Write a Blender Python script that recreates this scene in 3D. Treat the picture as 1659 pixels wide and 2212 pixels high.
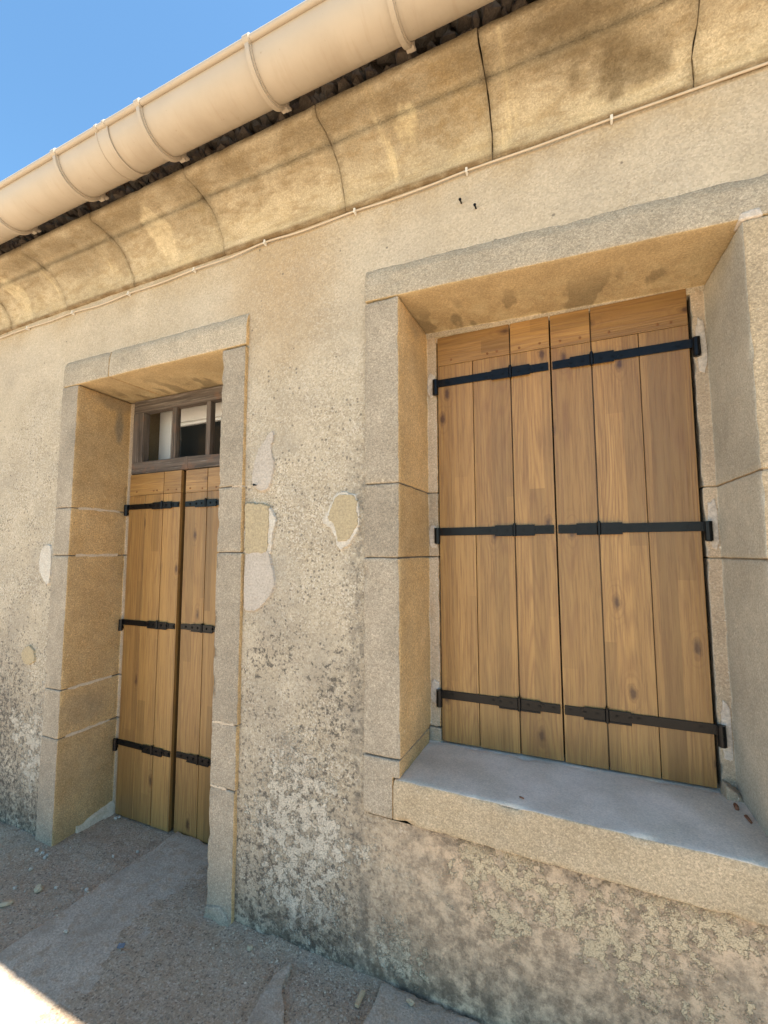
import bpy, bmesh, math, random
from mathutils import Vector, Matrix, noise as mnoise

random.seed(7)
scene = bpy.context.scene
for o in list(bpy.data.objects): bpy.data.objects.remove(o)
R = math.radians
CAM_H = 1.393
# ---------------------------------------------------------------- camera
F, YAW, PITCH, ROLL, DIST = 981.245, 0.423508, 0.088004, -0.002531, 1.45
fwd = Vector((-math.sin(YAW)*math.cos(PITCH), math.cos(YAW)*math.cos(PITCH), math.sin(PITCH)))
rt = Vector((math.cos(YAW), math.sin(YAW), 0)); up = rt.cross(fwd)
c_, s_ = math.cos(ROLL), math.sin(ROLL)
rt, up = c_*rt+s_*up, -s_*rt+c_*up
cam = bpy.data.cameras.new('camera'); camo = bpy.data.objects.new('camera', cam)
scene.collection.objects.link(camo)
m = Matrix((rt, up, -fwd)).transposed().to_4x4(); m.translation = (0, -DIST, CAM_H)
camo.matrix_world = m
cam.sensor_fit = 'VERTICAL'; cam.sensor_height = 24; cam.lens = F/2212*24
cam.clip_start = 0.02; cam.clip_end = 2000
scene.camera = camo
# ---------------------------------------------------------------- sky, sun, exposure
SUN_EL, SUN_DY = 66, 0.004          # sun stands high over the right-hand end of the house, in line with the eaves
sun_to = Vector((math.cos(R(SUN_EL)), SUN_DY, math.sin(R(SUN_EL)))).normalized()
world = bpy.data.worlds.new('World'); scene.world = world; world.use_nodes = True
wn = world.node_tree; sky = wn.nodes.new('ShaderNodeTexSky'); sky.sky_type = 'NISHITA'
sky.sun_disc = False; sky.sun_elevation = R(SUN_EL); sky.sun_rotation = math.atan2(sun_to.x, sun_to.y)
sky.air_density = 1.0; sky.dust_density = 0.3; sky.ozone_density = 1.0
bgn = wn.nodes['Background']; tint = wn.nodes.new('ShaderNodeVectorMath'); tint.operation = 'MULTIPLY'; tint.inputs[1].default_value = (.71, .975, 1.02)   # clear Mediterranean blue
wn.links.new(sky.outputs[0], tint.inputs[0]); wn.links.new(tint.outputs[0], bgn.inputs[0]); bgn.inputs[1].default_value = 0.076
sl = bpy.data.lights.new('sun', 'SUN'); sl.energy = 5.0; sl.angle = R(0.53); sl.color = (1, .95, .86)
so = bpy.data.objects.new('sun', sl); scene.collection.objects.link(so)
so.rotation_euler = sun_to.to_track_quat('Z', 'Y').to_euler(); so.location = (3, 0, 8)
scene.view_settings.view_transform = 'Standard'; scene.view_settings.look = 'None'
scene.view_settings.gamma = 1; scene.view_settings.exposure = 1.96
scene.render.engine = 'CYCLES'
scene.cycles.max_bounces = 8; scene.cycles.diffuse_bounces = 5

# ---------------------------------------------------------------- picture point -> point on a plane Y (photo at 1659 wide)
def P(u, v, Y=0.0):
    d = rt*((u-829.5)/F) - up*((v-1106)/F) + fwd
    t = (Y+DIST)/d.y
    return Vector((d.x*t, Y, d.z*t+CAM_H))
def PZ(u, v, Z=0.0):
    d = rt*((u-829.5)/F) - up*((v-1106)/F) + fwd
    t = (Z-CAM_H)/d.z
    return Vector((d.x*t, d.y*t-DIST, Z))

# ---------------------------------------------------------------- node helper
class NT:
    def __init__(s, name, rough=.9, spec=.25):
        s.m = bpy.data.materials.new(name); s.m.use_nodes = True
        s.t = s.m.node_tree; s.b = s.t.nodes['Principled BSDF']
        s.b.inputs['Roughness'].default_value = rough
        s.b.inputs['Specular IOR Level'].default_value = spec
        s.pos = s.t.nodes.new('ShaderNodeNewGeometry').outputs['Position']
    def n(s, k): return s.t.nodes.new(k)
    def put(s, sock, v):
        if isinstance(v, bpy.types.NodeSocket): s.t.links.new(v, sock)
        elif v is not None:
            if sock.type == 'RGBA' and len(v) == 3: v = (*v, 1)
            sock.default_value = v
    def noise(s, scale, detail=4, rough=.55, vec=None, dist=0, out=0):
        x = s.n('ShaderNodeTexNoise'); s.put(x.inputs['Vector'], vec or s.pos)
        x.inputs['Scale'].default_value = scale; x.inputs['Detail'].default_value = detail
        x.inputs['Roughness'].default_value = rough; x.inputs['Distortion'].default_value = dist
        return x.outputs[out]
    def voro(s, scale, vec=None, feature='F1', out=0, rnd=1):
        x = s.n('ShaderNodeTexVoronoi'); x.feature = feature; s.put(x.inputs['Vector'], vec or s.pos)
        x.inputs['Scale'].default_value = scale; x.inputs['Randomness'].default_value = rnd
        return x.outputs[out]
    def math(s, op, a, b=None, c=None, clamp=False):
        x = s.n('ShaderNodeMath'); x.operation = op; x.use_clamp = clamp
        for i, v in enumerate((a, b, c)):
            if v is not None: s.put(x.inputs[i], v)
        return x.outputs[0]
    def mr(s, v, a, b, c=0., d=1., smooth=False):
        x = s.n('ShaderNodeMapRange'); x.clamp = True
        if smooth: x.interpolation_type = 'SMOOTHSTEP'
        for i, q in enumerate((v, a, b, c, d)): s.put(x.inputs[i], q)
        return x.outputs[0]
    def mix(s, f, a, b, mode='MIX'):
        x = s.n('ShaderNodeMix'); x.data_type = 'RGBA'; x.blend_type = mode; x.clamp_factor = True
        s.put(x.inputs[0], f); s.put(x.inputs[6], a); s.put(x.inputs[7], b)
        return x.outputs[2]
    def vmath(s, op, a, b=None):
        x = s.n('ShaderNodeVectorMath'); x.operation = op; s.put(x.inputs[0], a)
        if b is not None: s.put(x.inputs[1], b)
        return x.outputs['Value'] if op in ('LENGTH', 'DISTANCE', 'DOT_PRODUCT') else x.outputs[0]
    def sep(s, v=None):
        x = s.n('ShaderNodeSeparateXYZ'); s.put(x.inputs[0], v or s.pos); return x.outputs
    def comb(s, x_, y_, z_):
        x = s.n('ShaderNodeCombineXYZ')
        for i, v in enumerate((x_, y_, z_)): s.put(x.inputs[i], v)
        return x.outputs[0]
    def rnd(s): return s.n('ShaderNodeObjectInfo').outputs['Random']
    def blob(s, centre, r0, r1, stretch=(1, 1, 1), wob=0.0, wscale=4):
        v = s.vmath('SUBTRACT', s.pos, tuple(centre)); v = s.vmath('MULTIPLY', v, stretch)
        d = s.vmath('LENGTH', v)
        if wob:
            nn = s.noise(wscale, 5, .6); d = s.math('ADD', d, s.math('MULTIPLY', s.math('SUBTRACT', nn, .5), wob))
        return s.mr(d, r0, r1, 1, 0, True)
    def gain(s, col, f, lo, hi):
        g = s.mr(f, 0, 1, lo, hi)
        x = s.n('ShaderNodeVectorMath'); x.operation = 'SCALE'; s.put(x.inputs[0], col); s.put(x.inputs['Scale'], g)
        return x.outputs[0]
    def done(s, col, height=None, dist=.003, strength=1, rough=None):
        s.put(s.b.inputs['Base Color'], col)
        if rough is not None: s.put(s.b.inputs['Roughness'], rough)
        if height is not None:
            b = s.n('ShaderNodeBump'); b.inputs['Distance'].default_value = dist; b.inputs['Strength'].default_value = strength
            s.put(b.inputs['Height'], height); s.t.links.new(b.outputs[0], s.b.inputs['Normal'])
        return s.m

# ---------------------------------------------------------------- materials
M = {}
def stone(name, c1, c2, dark=(.16, .13, .09), darkamt=.5, light=(.6, .52, .38), stain=None, grain=1.0, perblock=True):
    t = NT(name)
    big = t.noise(2.3, 5, .6); mid = t.noise(11, 6, .65); g = t.noise(150, 3, .7); g2 = t.noise(330, 2, .7); sp = t.noise(75, 3, .6)
    col = t.mix(t.mr(mid, .3, .7), c1, c2)
    col = t.mix(t.mr(big, .55, .75, 0, darkamt*.6), col, dark)
    col = t.gain(col, t.mr(g, .25, .75), 1-.30*grain, 1+.26*grain)
    col = t.gain(col, t.mr(g2, .25, .75), 1-.22*grain, 1+.2*grain)
    col = t.mix(t.mr(sp, .665, .72, 0, .6), col, light)            # shell fragments
    col = t.mix(t.mr(t.noise(52, 4, .7), .66, .74, 0, darkamt), col, dark)
    if perblock: col = t.gain(col, t.rnd(), .90, 1.07)
    if stain: col = stain(t, col)
    cell = t.sep(t.voro(270, out=1))[0]
    col = t.gain(col, cell, 1-.20*grain, 1+.18*grain)
    col = t.gain(col, t.mr(t.noise(4.5, 4, .6), .3, .7), .86, 1.12)
    h = t.math('ADD', t.math('MULTIPLY', g, .5), t.math('ADD', t.math('MULTIPLY', cell, .5), t.math('MULTIPLY', mid, .8)))
    M[name] = t.done(col, h, .004*grain, .85)
stone('stone_face', (.36, .30, .222), (.425, .352, .26))
stone('stone_face_warm', (.46, .355, .225), (.51, .40, .265), darkamt=.2)
stone('stone_lintel', (.42, .352, .255), (.49, .412, .305), darkamt=.3)
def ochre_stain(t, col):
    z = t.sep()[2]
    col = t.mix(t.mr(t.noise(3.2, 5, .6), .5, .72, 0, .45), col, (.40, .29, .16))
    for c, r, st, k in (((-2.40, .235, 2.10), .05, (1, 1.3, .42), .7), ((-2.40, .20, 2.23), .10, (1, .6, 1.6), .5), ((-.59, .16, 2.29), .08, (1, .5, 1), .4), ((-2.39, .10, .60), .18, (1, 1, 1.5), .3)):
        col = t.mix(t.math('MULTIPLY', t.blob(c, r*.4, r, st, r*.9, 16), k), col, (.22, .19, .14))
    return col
stone('stone_ochre', (.52, .335, .15), (.59, .40, .20), dark=(.30, .20, .10), darkamt=.25, light=(.74, .60, .40), stain=ochre_stain, grain=1.05)  # ochre stone; right-facing sides also have warm bounce light put into the colour
stone('stone_grey', (.42, .385, .31), (.48, .435, .35), dark=(.25, .21, .15), darkamt=.25, light=(.66, .62, .52), grain=.7)  # right reveals: grey patina, with their duller light partly painted in
stone('stone_return', (.52, .42, .30), (.46, .355, .25), dark=(.33, .22, .15), darkamt=.4, light=(.75, .70, .62), grain=.8)
def soffit_stain(t, col):
    s = t.sep()
    n = t.noise(9, 3, .5, vec=t.vmath('MULTIPLY', t.pos, (1, .45, 1)))
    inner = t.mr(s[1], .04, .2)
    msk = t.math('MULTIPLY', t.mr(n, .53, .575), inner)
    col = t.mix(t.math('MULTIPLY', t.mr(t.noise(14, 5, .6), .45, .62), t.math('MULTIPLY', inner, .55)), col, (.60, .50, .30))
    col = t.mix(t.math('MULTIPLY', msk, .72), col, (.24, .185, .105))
    return col
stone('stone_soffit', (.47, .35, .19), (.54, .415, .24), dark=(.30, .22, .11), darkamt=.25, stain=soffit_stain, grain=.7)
def cornice_stain_shade(t, col):
    s = t.sep()
    streak = t.noise(7, 5, .65, vec=t.comb(s[0], 0.0, t.math('MULTIPLY', s[2], .22)))
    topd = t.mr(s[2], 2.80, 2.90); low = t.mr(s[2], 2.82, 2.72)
    fine = t.noise(24, 5, .75, vec=t.vmath('MULTIPLY', t.pos, (.5, 1, 1.6)))
    col = t.mix(t.math('MULTIPLY', t.mr(fine, .45, .62), .7), col, (.29, .215, .12))
    col = t.mix(t.math('MULTIPLY', t.mr(streak, .60, .66), .55), col, (.66, .55, .34))
    col = t.mix(t.math('MULTIPLY', low, t.mr(t.noise(12, 5, .6), .35, .65, .1, .5)), col, (.62, .51, .31))
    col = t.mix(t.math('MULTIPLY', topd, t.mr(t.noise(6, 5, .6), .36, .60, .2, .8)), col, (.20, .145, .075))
    for (u, v, r, sx, sz, c, k) in ((355, 495, .17, 2.0, .8, (.66, .56, .37), .6), (470, 385, .13, 2.0, 1, (.66, .56, .36), .6), (40, 640, .16, 2.2, .8, (.68, .58, .38), .6), (180, 555, .19, 1.0, 1.3, (.30, .235, .145), .8), (255, 560, .1, 1.6, 1, (.27, .21, .13), .7), (445, 440, .11, 1.3, 1.2, (.30, .24, .14), .65),
                                    (700, 275, .22, 1.2, 1.1, (.27, .19, .09), .6), (1000, 200, .2, 1.2, 1, (.27, .19, .09), .55), (880, 260, .13, 2, .9, (.66, .55, .34), .55)):
        w = t.blob(P(u, v, -.075), r*.55, r*.85, (sx, 1, sz), r*1.5, 12)
        col = t.mix(t.math('MULTIPLY', w, t.mr(t.noise(30, 5, .7), .35, .6, .3*k, k)), col, c)
    ledge_shadow = t.math('MULTIPLY', t.mr(s[2], 2.724, 2.712), t.mr(t.noise(18, 4, .6), .3, .6, .4, .9)); col = t.mix(ledge_shadow, col, (.16, .10, .045))  # shadow line above the cable painted into the ledge colour, with brown staining
    for (u, v, y, r, sx, k) in ((1350, 125, -.09, .13, .75, .95), (1230, 75, -.13, .14, .7, .7), (1250, 140, -.06, .07, 1.2, .5), (1395, 110, -.09, .06, 1, .9)):
        d = t.blob(P(u, v, y), r*.4, r, (sx, 1, 1.5), r*1.2, 13)
        col = t.mix(t.math('MULTIPLY', d, t.mr(t.noise(34, 5, .7), .3, .6, .55*k, k)), col, (.15, .11, .06))
    return col
stone('stone_cornice', (.42, .35, .235), (.50, .425, .30), dark=(.20, .14, .065), darkamt=.55, stain=cornice_stain_shade, grain=.75)
def sill_stain(t, col):
    return t.mix(t.mr(t.noise(5, 4, .5), .4, .65, 0, .75), col, (.78, .67, .56))
stone('sill_top', (.60, .50, .385), (.68, .57, .445), dark=(.32, .25, .18), darkamt=.6, stain=sill_stain, grain=.45)

def mat_wall():
    t = NT('wall_render', .95, .15)
    s = t.sep(); z = s[2]
    big = t.noise(1.25, 5, .6); mid = t.noise(6, 6, .65); g = t.noise(120, 3, .7); g2 = t.noise(260, 2, .75); sp = t.noise(38, 5, .72); sp2 = t.noise(85, 4, .7)
    col = t.mix(t.mr(mid, .3, .7), (.43, .355, .25), (.54, .455, .335))
    col = t.mix(t.math('MULTIPLY', t.mr(z, 2.2, 2.5), t.mr(big, .42, .62, 0, .6)), col, (.56, .48, .365))
    col = t.mix(t.mr(t.noise(2.1, 6, .66, vec=t.vmath('ADD', t.pos, (5, 0, 2))), .50, .66, 0, .5), col, (.36, .305, .235))
    # brown run under the cornice
    bl = t.blob(P(610, 620), .02, .42, (1, 1, .8), .30, 3.5); col = t.mix(t.math('MULTIPLY', bl, .6), col, (.40, .265, .13))
    col = t.mix(t.math('MULTIPLY', t.mr(z, 2.54, 2.68), t.mr(t.noise(4, 5, .6), .42, .62, 0, .55)), col, (.40, .29, .155))
    cell = t.sep(t.voro(190, out=1))
    patchy = t.mr(t.noise(3.3, 4, .6, vec=t.vmath('ADD', t.pos, (9, 0, 4))), .36, .62, .35, 1.)
    col = t.gain(col, cell[0], .86, 1.12)
    grit = t.math('MULTIPLY', t.mr(z, 2.45, 1.7, .30, 1.), patchy)                              # pebbly coat is coarser lower down
    col = t.mix(t.math('MULTIPLY', t.mr(cell[1], .72, .80), t.math('MULTIPLY', grit, .62)), col, (.20, .16, .115))
    col = t.mix(t.math('MULTIPLY', t.mr(cell[2], .76, .84), t.math('MULTIPLY', grit, .6)), col, (.72, .65, .53))
    stn = t.math('MULTIPLY', t.mr(z, 2.3, 1.7, .25, 1.), t.mr(t.noise(2.8, 8, .70, vec=t.vmath('ADD', t.pos, (1.3, 0, 7.7))), .47, .62)); col = t.mix(t.math('MULTIPLY', stn, .42), col, (.31, .268, .212))
    dv = t.n('ShaderNodeTexVoronoi'); dv.inputs['Scale'].default_value = 66; t.put(dv.inputs['Vector'], t.vmath('ADD', t.pos, t.vmath('MULTIPLY', t.noise(90, 2, .5, out=1), (.006, .006, .006))))
    clus = t.math('MULTIPLY', t.mr(t.noise(4.2, 5, .65, vec=t.vmath('ADD', t.pos, (2.2, 0, 3.9))), .44, .66), t.mr(z, 2.25, 1.45, .0, 1.))
    dot = t.math('MULTIPLY', t.mr(dv.outputs[0], .22, .42, 1, 0), t.math('LESS_THAN', t.sep(dv.outputs[1])[0], t.math('ADD', t.math('MULTIPLY', clus, .9), .004)))
    col = t.mix(t.math('MULTIPLY', dot, .72), col, (.13, .112, .09))
    # lichen, denser towards the ground
    low = t.math('ADD', t.mr(z, 1.75, .25), t.math('MULTIPLY', t.math('SUBTRACT', big, .5), 1.5))
    for (u, v, r) in ((600, 1370, .17), (730, 1500, .2), (560, 1420, .1), (690, 1700, .22), (620, 1180, .16), (760, 1000, .12), (30, 1500, .3), (150, 1650, .2)):
        low = t.math('ADD', low, t.math('MULTIPLY', t.blob(P(u, v), r*.2, r, (1, 1, .8), r*1.3, 9), .26))
    grime = t.math('MULTIPLY', t.mr(low, .35, 1.1), t.mr(t.noise(9, 6, .68), .38, .62)); col = t.mix(t.math('MULTIPLY', grime, .62), col, (.22, .178, .13))
    thr = t.mr(low, 0, 1.2, .645, .45)
    lich = t.mr(t.math('SUBTRACT', t.math('ADD', t.math('MULTIPLY', sp, .65), t.math('MULTIPLY', sp2, .35)), thr), 0, .07)
    col = t.mix(t.math('MULTIPLY', lich, .86), col, (.085, .074, .062))
    # warm bare render below the sill
    ob = t.math('MULTIPLY', t.mr(s[0], -.85, -.45), t.mr(z, .62, .45)); ob = t.math('MULTIPLY', ob, t.mr(t.noise(5, 5, .6), .30, .5, .5, .95))
    col = t.mix(ob, col, t.mix(t.mr(t.noise(21, 10, .80), .43, .57), (.30, .218, .145), (.66, .485, .32)))
    # cream limewash flakes
    fl = t.noise(24, 9, .74); reg = t.noise(2.6, 3, .5, vec=t.vmath('ADD', t.pos, (3.1, 0, 1.7)))
    lowf = t.math('MULTIPLY', t.mr(z, 1.0, .55), t.mr(reg, .40, .60))
    lowf = t.math('MULTIPLY', lowf, t.mr(s[0], -.75, -.55, 1, .75))
    for (u, v, r) in ((1030, 1860, .10), (1110, 1885, .12), (1190, 1950, .11), (1290, 2020, .10), (1350, 2080, .09), (1470, 1990, .13), (1560, 2010, .10), (1090, 1990, .10), (870, 2060, .12)):
        lowf = t.math('MAXIMUM', lowf, t.blob(P(u, v), r*.3, r*1.4, (1, 1, 1), r*1.6, 10))
    cr = t.mr(t.voro(22, vec=t.vmath('ADD', t.pos, t.vmath('SCALE', t.noise(9, 4, .6, out=1), None)), feature='DISTANCE_TO_EDGE'), .0, .035)
    flm = t.math('MULTIPLY', t.mr(t.math('SUBTRACT', fl, t.mr(lowf, 0, 1, .72, .46)), 0, .018), 1.0)
    flm = t.math('MULTIPLY', flm, t.mr(cr, .3, .9, .35, 1))
    col = t.mix(t.math('MULTIPLY', flm, .85), col, t.mix(t.mr(s[0], -.8, -.4), (.63, .555, .44), (.66, .52, .33)))
    # splash-back soot along the foot
    ft = t.math('MULTIPLY', t.mr(z, .30, .0), t.mr(t.noise(17, 7, .72), .42, .56)); col = t.mix(t.math('MULTIPLY', ft, .78), col, (.085, .063, .044))
    # broken dark line just below the sill
    dr = t.math('MULTIPLY', t.mr(s[0], -.75, -.5), t.math('MULTIPLY', t.math('MULTIPLY', t.mr(z, .46, .51), t.mr(z, .60, .55)), t.mr(t.noise(24, 5, .7), .48, .56))); col = t.mix(t.math('MULTIPLY', dr, .8), col, (.11, .09, .07))
    # grime beside the window stones
    gr = t.math('MULTIPLY', t.mr(t.math('ABSOLUTE', t.math('ADD', s[0], .75)), .0, .06, 1, 0), t.math('MULTIPLY', t.mr(z, 1.9, 1.6), t.mr(t.noise(20, 5, .7), .45, .58)))
    col = t.mix(t.math('MULTIPLY', gr, .7), col, (.15, .13, .105))
    h = t.math('ADD', t.math('MULTIPLY', t.math('MULTIPLY', t.math('ADD', g, t.math('MULTIPLY', cell[0], .3)), grit), .75), t.math('ADD', t.math('MULTIPLY', mid, .6), t.math('MULTIPLY', flm, .5)))
    M['wall'] = t.done(col, h, .0055, 1)
mat_wall()
def simple(name, c1, c2, scale=20, rough=.9, spec=.25, bump=.002, grain=120, gv=.2, metal=0):
    t = NT(name, rough, spec)
    n = t.noise(scale, 5, .6); g = t.noise(grain, 3, .7)
    col = t.gain(t.mix(t.mr(n, .3, .7), c1, c2), t.mr(g, .25, .75), 1-gv, 1+gv)
    t.b.inputs['Metallic'].default_value = metal
    M[name] = t.done(col, t.math('ADD', g, n), bump, .8)
simple('filler', (.42, .36, .295), (.50, .435, .36), 14, gv=.28, bump=.004)
simple('limewhite', (.60, .555, .47), (.52, .45, .36), 25, gv=.3, bump=.004)
simple('patch_stone', (.40, .32, .20), (.44, .35, .215), 18, gv=.3, bump=.004)
simple('mortar', (.52, .41, .29), (.60, .49, .36), 30)
simple('mortar_mid', (.30, .25, .18), (.38, .31, .23), 30)
simple('mortar_dark', (.10, .075, .05), (.17, .13, .09), 30)
simple('white_mortar', (.60, .54, .465), (.50, .43, .36), 22, gv=.3, bump=.004)
simple('eave_rubble', (.045, .036, .028), (.13, .10, .075), 16, bump=.006)
simple('black_iron', (.0025, .0025, .003), (.005, .005, .006), 40, rough=.30, spec=.24, bump=.0005, gv=.1)
simple('cable_pvc', (.50, .41, .30), (.55, .46, .35), 15, rough=.5, bump=0.0005, gv=.05)
simple('clip_white', (.72, .69, .62), (.66, .62, .55), 15, rough=.5, bump=0.0005, gv=.05)
simple('roof_tile', (.36, .17, .09), (.44, .25, .14), 6)
simple('interior', (.20, .16, .11), (.26, .21, .15), 6)
simple('inner_reveal', (.30, .24, .15), (.38, .30, .19), 8)
simple('white_paint', (.74, .73, .70), (.78, .77, .74), 8, rough=.45, bump=.0003, gv=.04)
simple('pebble_tan', (.52, .40, .26), (.44, .33, .21), 60)
simple('pebble_grey', (.46, .37, .28), (.56, .46, .36), 60)
simple('grit', (.40, .30, .21), (.56, .44, .32), 160, gv=.5)
simple('twig', (.20, .085, .045), (.30, .14, .08), 80)
simple('wood_chip', (.55, .40, .24), (.48, .34, .19), 60)
simple('blue_scrap', (.13, .145, .17), (.17, .19, .225), 60)

def mat_gutter():
    t = NT('gutter_pvc', .48, .4); s = t.sep()
    base = t.mix(t.noise(3, 4, .5), (.42, .352, .27), (.47, .40, .31))
    st = t.noise(48, 4, .6, vec=t.comb(s[0], t.math('MULTIPLY', s[1], .12), t.math('MULTIPLY', s[2], .1)))
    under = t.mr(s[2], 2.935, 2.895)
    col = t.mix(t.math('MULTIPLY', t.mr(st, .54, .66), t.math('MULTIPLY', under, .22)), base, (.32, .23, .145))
    col = t.mix(t.mr(t.noise(60, 3, .6), .70, .74, 0, .35), col, (.22, .16, .10))
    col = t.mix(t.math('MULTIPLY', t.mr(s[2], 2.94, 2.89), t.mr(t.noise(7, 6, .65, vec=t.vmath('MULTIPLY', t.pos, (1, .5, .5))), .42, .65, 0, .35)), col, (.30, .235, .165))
    col = t.gain(col, t.noise(9, 5, .6), .90, 1.08)
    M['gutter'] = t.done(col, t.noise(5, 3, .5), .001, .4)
mat_gutter()

def mat_wood(name, axis, tone=1.0, weather=False):
    t = NT(name, .36, .5); r = t.rnd()
    off = t.math('MULTIPLY', r, 37.0); s = t.sep()
    a, b = (s[2], s[0]) if axis == 'Z' else (s[0], s[2])           # a runs with the grain
    v = t.comb(t.math('ADD', b, off), t.math('ADD', s[1], off), t.math('ADD', t.math('MULTIPLY', a, .030), off))
    fib = t.noise(185, 4, .7, vec=v); fib2 = t.noise(60, 5, .65, vec=v)
    slow = t.comb(t.math('ADD', b, off), off, t.math('MULTIPLY', a, .10))
    bend = t.noise(6.5, 2, .5, vec=slow)
    rr = t.math('ADD', t.math('MULTIPLY', bend, 9.0), t.math('MULTIPLY', b, 16.0))
    ring = t.math('SINE', t.math('MULTIPLY', rr, 14.0)); ring = t.math('POWER', t.mr(ring, -1, 1), 2.2)
    if weather:
        col = t.mix(t.mr(fib2, .35, .65), (.045, .034, .026), (.15, .115, .09)); col = t.mix(t.mr(fib, .55, .68), col, (.25, .215, .18))
        col = t.mix(t.mr(t.noise(9, 3), .58, .7, 0, .5), col, (.22, .11, .06))
        t.b.inputs['Roughness'].default_value = .85
        M[name] = t.done(col, t.math('ADD', fib, fib2), .004, 1); return
    c1, c2 = (.365*tone, .206*tone, .068*tone), (.285*tone, .150*tone, .045*tone)
    col = t.mix(t.mr(fib2, .32, .68), c1, c2)
    # glued staves: every strip has its own tone
    lam = t.math('FLOOR', t.math('MULTIPLY', t.math('ADD', b, off), 19.0))
    lz = t.math('FLOOR', t.math('ADD', t.math('MULTIPLY', a, .8), t.math('MULTIPLY', lam, .37)))
    wn_ = t.n('ShaderNodeTexWhiteNoise'); t.put(wn_.inputs['Vector'], t.comb(lam, lz, off))
    col = t.gain(col, wn_.outputs[0], .80, 1.15); col = t.gain(col, r, .84, 1.14)
    col = t.mix(t.math('MULTIPLY', ring, t.mr(t.noise(4, 2, .5, vec=slow), .32, .62, .0, .48)), col, (.20*tone, .092*tone, .034*tone))
    col = t.mix(t.mr(fib, .49, .60, 0, .45), col, (.15*tone, .068*tone, .026*tone))
    kn = t.n('ShaderNodeTexVoronoi'); kn.voronoi_dimensions = '2D'; kn.inputs['Scale'].default_value = 1
    t.put(kn.inputs['Vector'], t.comb(t.math('MULTIPLY', t.math('ADD', b, off), 6.0), t.math('MULTIPLY', t.math('ADD', a, off), 2.6), 0.0))
    kd = t.math('ADD', kn.outputs[0], t.math('MULTIPLY', t.math('SUBTRACT', t.noise(38, 3, .6), .5), .10))
    has = t.mr(t.sep(kn.outputs[1])[0], .58, .62)
    halo = t.math('MULTIPLY', t.math('SINE', t.math('MULTIPLY', kd, 95.0)), t.mr(kd, .05, .26, 1, 0)); col = t.mix(t.math('MULTIPLY', t.math('MULTIPLY', t.mr(halo, .0, 1.), has), .45), col, (.17*tone, .075*tone, .026*tone))
    col = t.mix(t.math('MULTIPLY', t.mr(kd, .02, .095, .92, 0, True), has), col, (.075*tone, .032*tone, .014*tone))
    col = t.gain(col, t.noise(3.5, 3, .5), .90, 1.10)
    M[name] = t.done(col, t.math('ADD', fib, t.math('MULTIPLY', ring, .4)), .0008, .6, rough=t.mr(fib, .3, .7, .30, .46))
mat_wood('wood_v', 'Z'); mat_wood('wood_h', 'X', .97); mat_wood('wood_back', 'Z', .45); mat_wood('wood_old_v', 'Z', weather=True); mat_wood('wood_old_h', 'X', weather=True)
simple('peg_wood', (.17, .075, .028), (.22, .10, .04), 60, rough=.5)

def mat_glass():
    t = NT('pane_glass', .03, .5); M['glass'] = t.m
    t.b.inputs['Base Color'].default_value = (.02, .022, .022, 1)
    t.b.inputs['Transmission Weight'].default_value = .0
mat_glass()
def mat_ground():
    t = NT('ground_dirt', .97, .12); s = t.sep()
    n1 = t.noise(2.2, 6, .62); n2 = t.noise(17, 6, .7); g = t.noise(130, 4, .75); v = t.noise(60, 4, .7)
    col = t.mix(t.mr(n1, .35, .65), (.40, .305, .22), (.50, .385, .28))
    col = t.mix(t.mr(n2, .36, .64), col, (.43, .305, .20))
    col = t.mix(t.mr(n2, .56, .68, 0, .55), col, (.27, .20, .14))
    col = t.mix(t.mr(v, .60, .68, 0, .7), col, (.58, .45, .33))
    col = t.gain(col, t.mr(g, .25, .75), .66, 1.34)
    gc = t.sep(t.voro(165, out=1)); col = t.gain(col, gc[0], .88, 1.1); col = t.mix(t.mr(gc[1], .90, .93, 0, .55), col, (.62, .50, .38)); col = t.mix(t.mr(gc[2], .90, .93, 0, .6), col, (.15, .11, .08))
    col = t.mix(t.mr(s[1], -1.2, -3.0, 0, .7), col, (.48, .40, .30))  # unseen yard farther out made paler to bounce more light onto the wall
    M['ground'] = t.done(col, t.math('ADD', t.math('MULTIPLY', n2, 2.5), t.math('ADD', g, v)), .006, 1)
    t = NT('slab_stone', .95, .15)
    n1 = t.noise(3.1, 6, .62); g = t.noise(140, 4, .72); n2 = t.noise(22, 6, .7)
    col = t.mix(t.mr(n1, .35, .65), (.44, .35, .265), (.53, .425, .325))
    col = t.mix(t.mr(n2, .50, .62, 0, .7), col, (.42, .30, .20))
    col = t.gain(col, t.mr(g, .25, .75), .70, 1.3)
    gc = t.sep(t.voro(190, out=1)); col = t.gain(col, gc[0], .86, 1.13); col = t.mix(t.mr(t.noise(5, 6, .65), .52, .66, 0, .5), col, (.33, .25, .18))
    M['slab'] = t.done(col, t.math('ADD', n2, g), .005, 1)
mat_ground()

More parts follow.
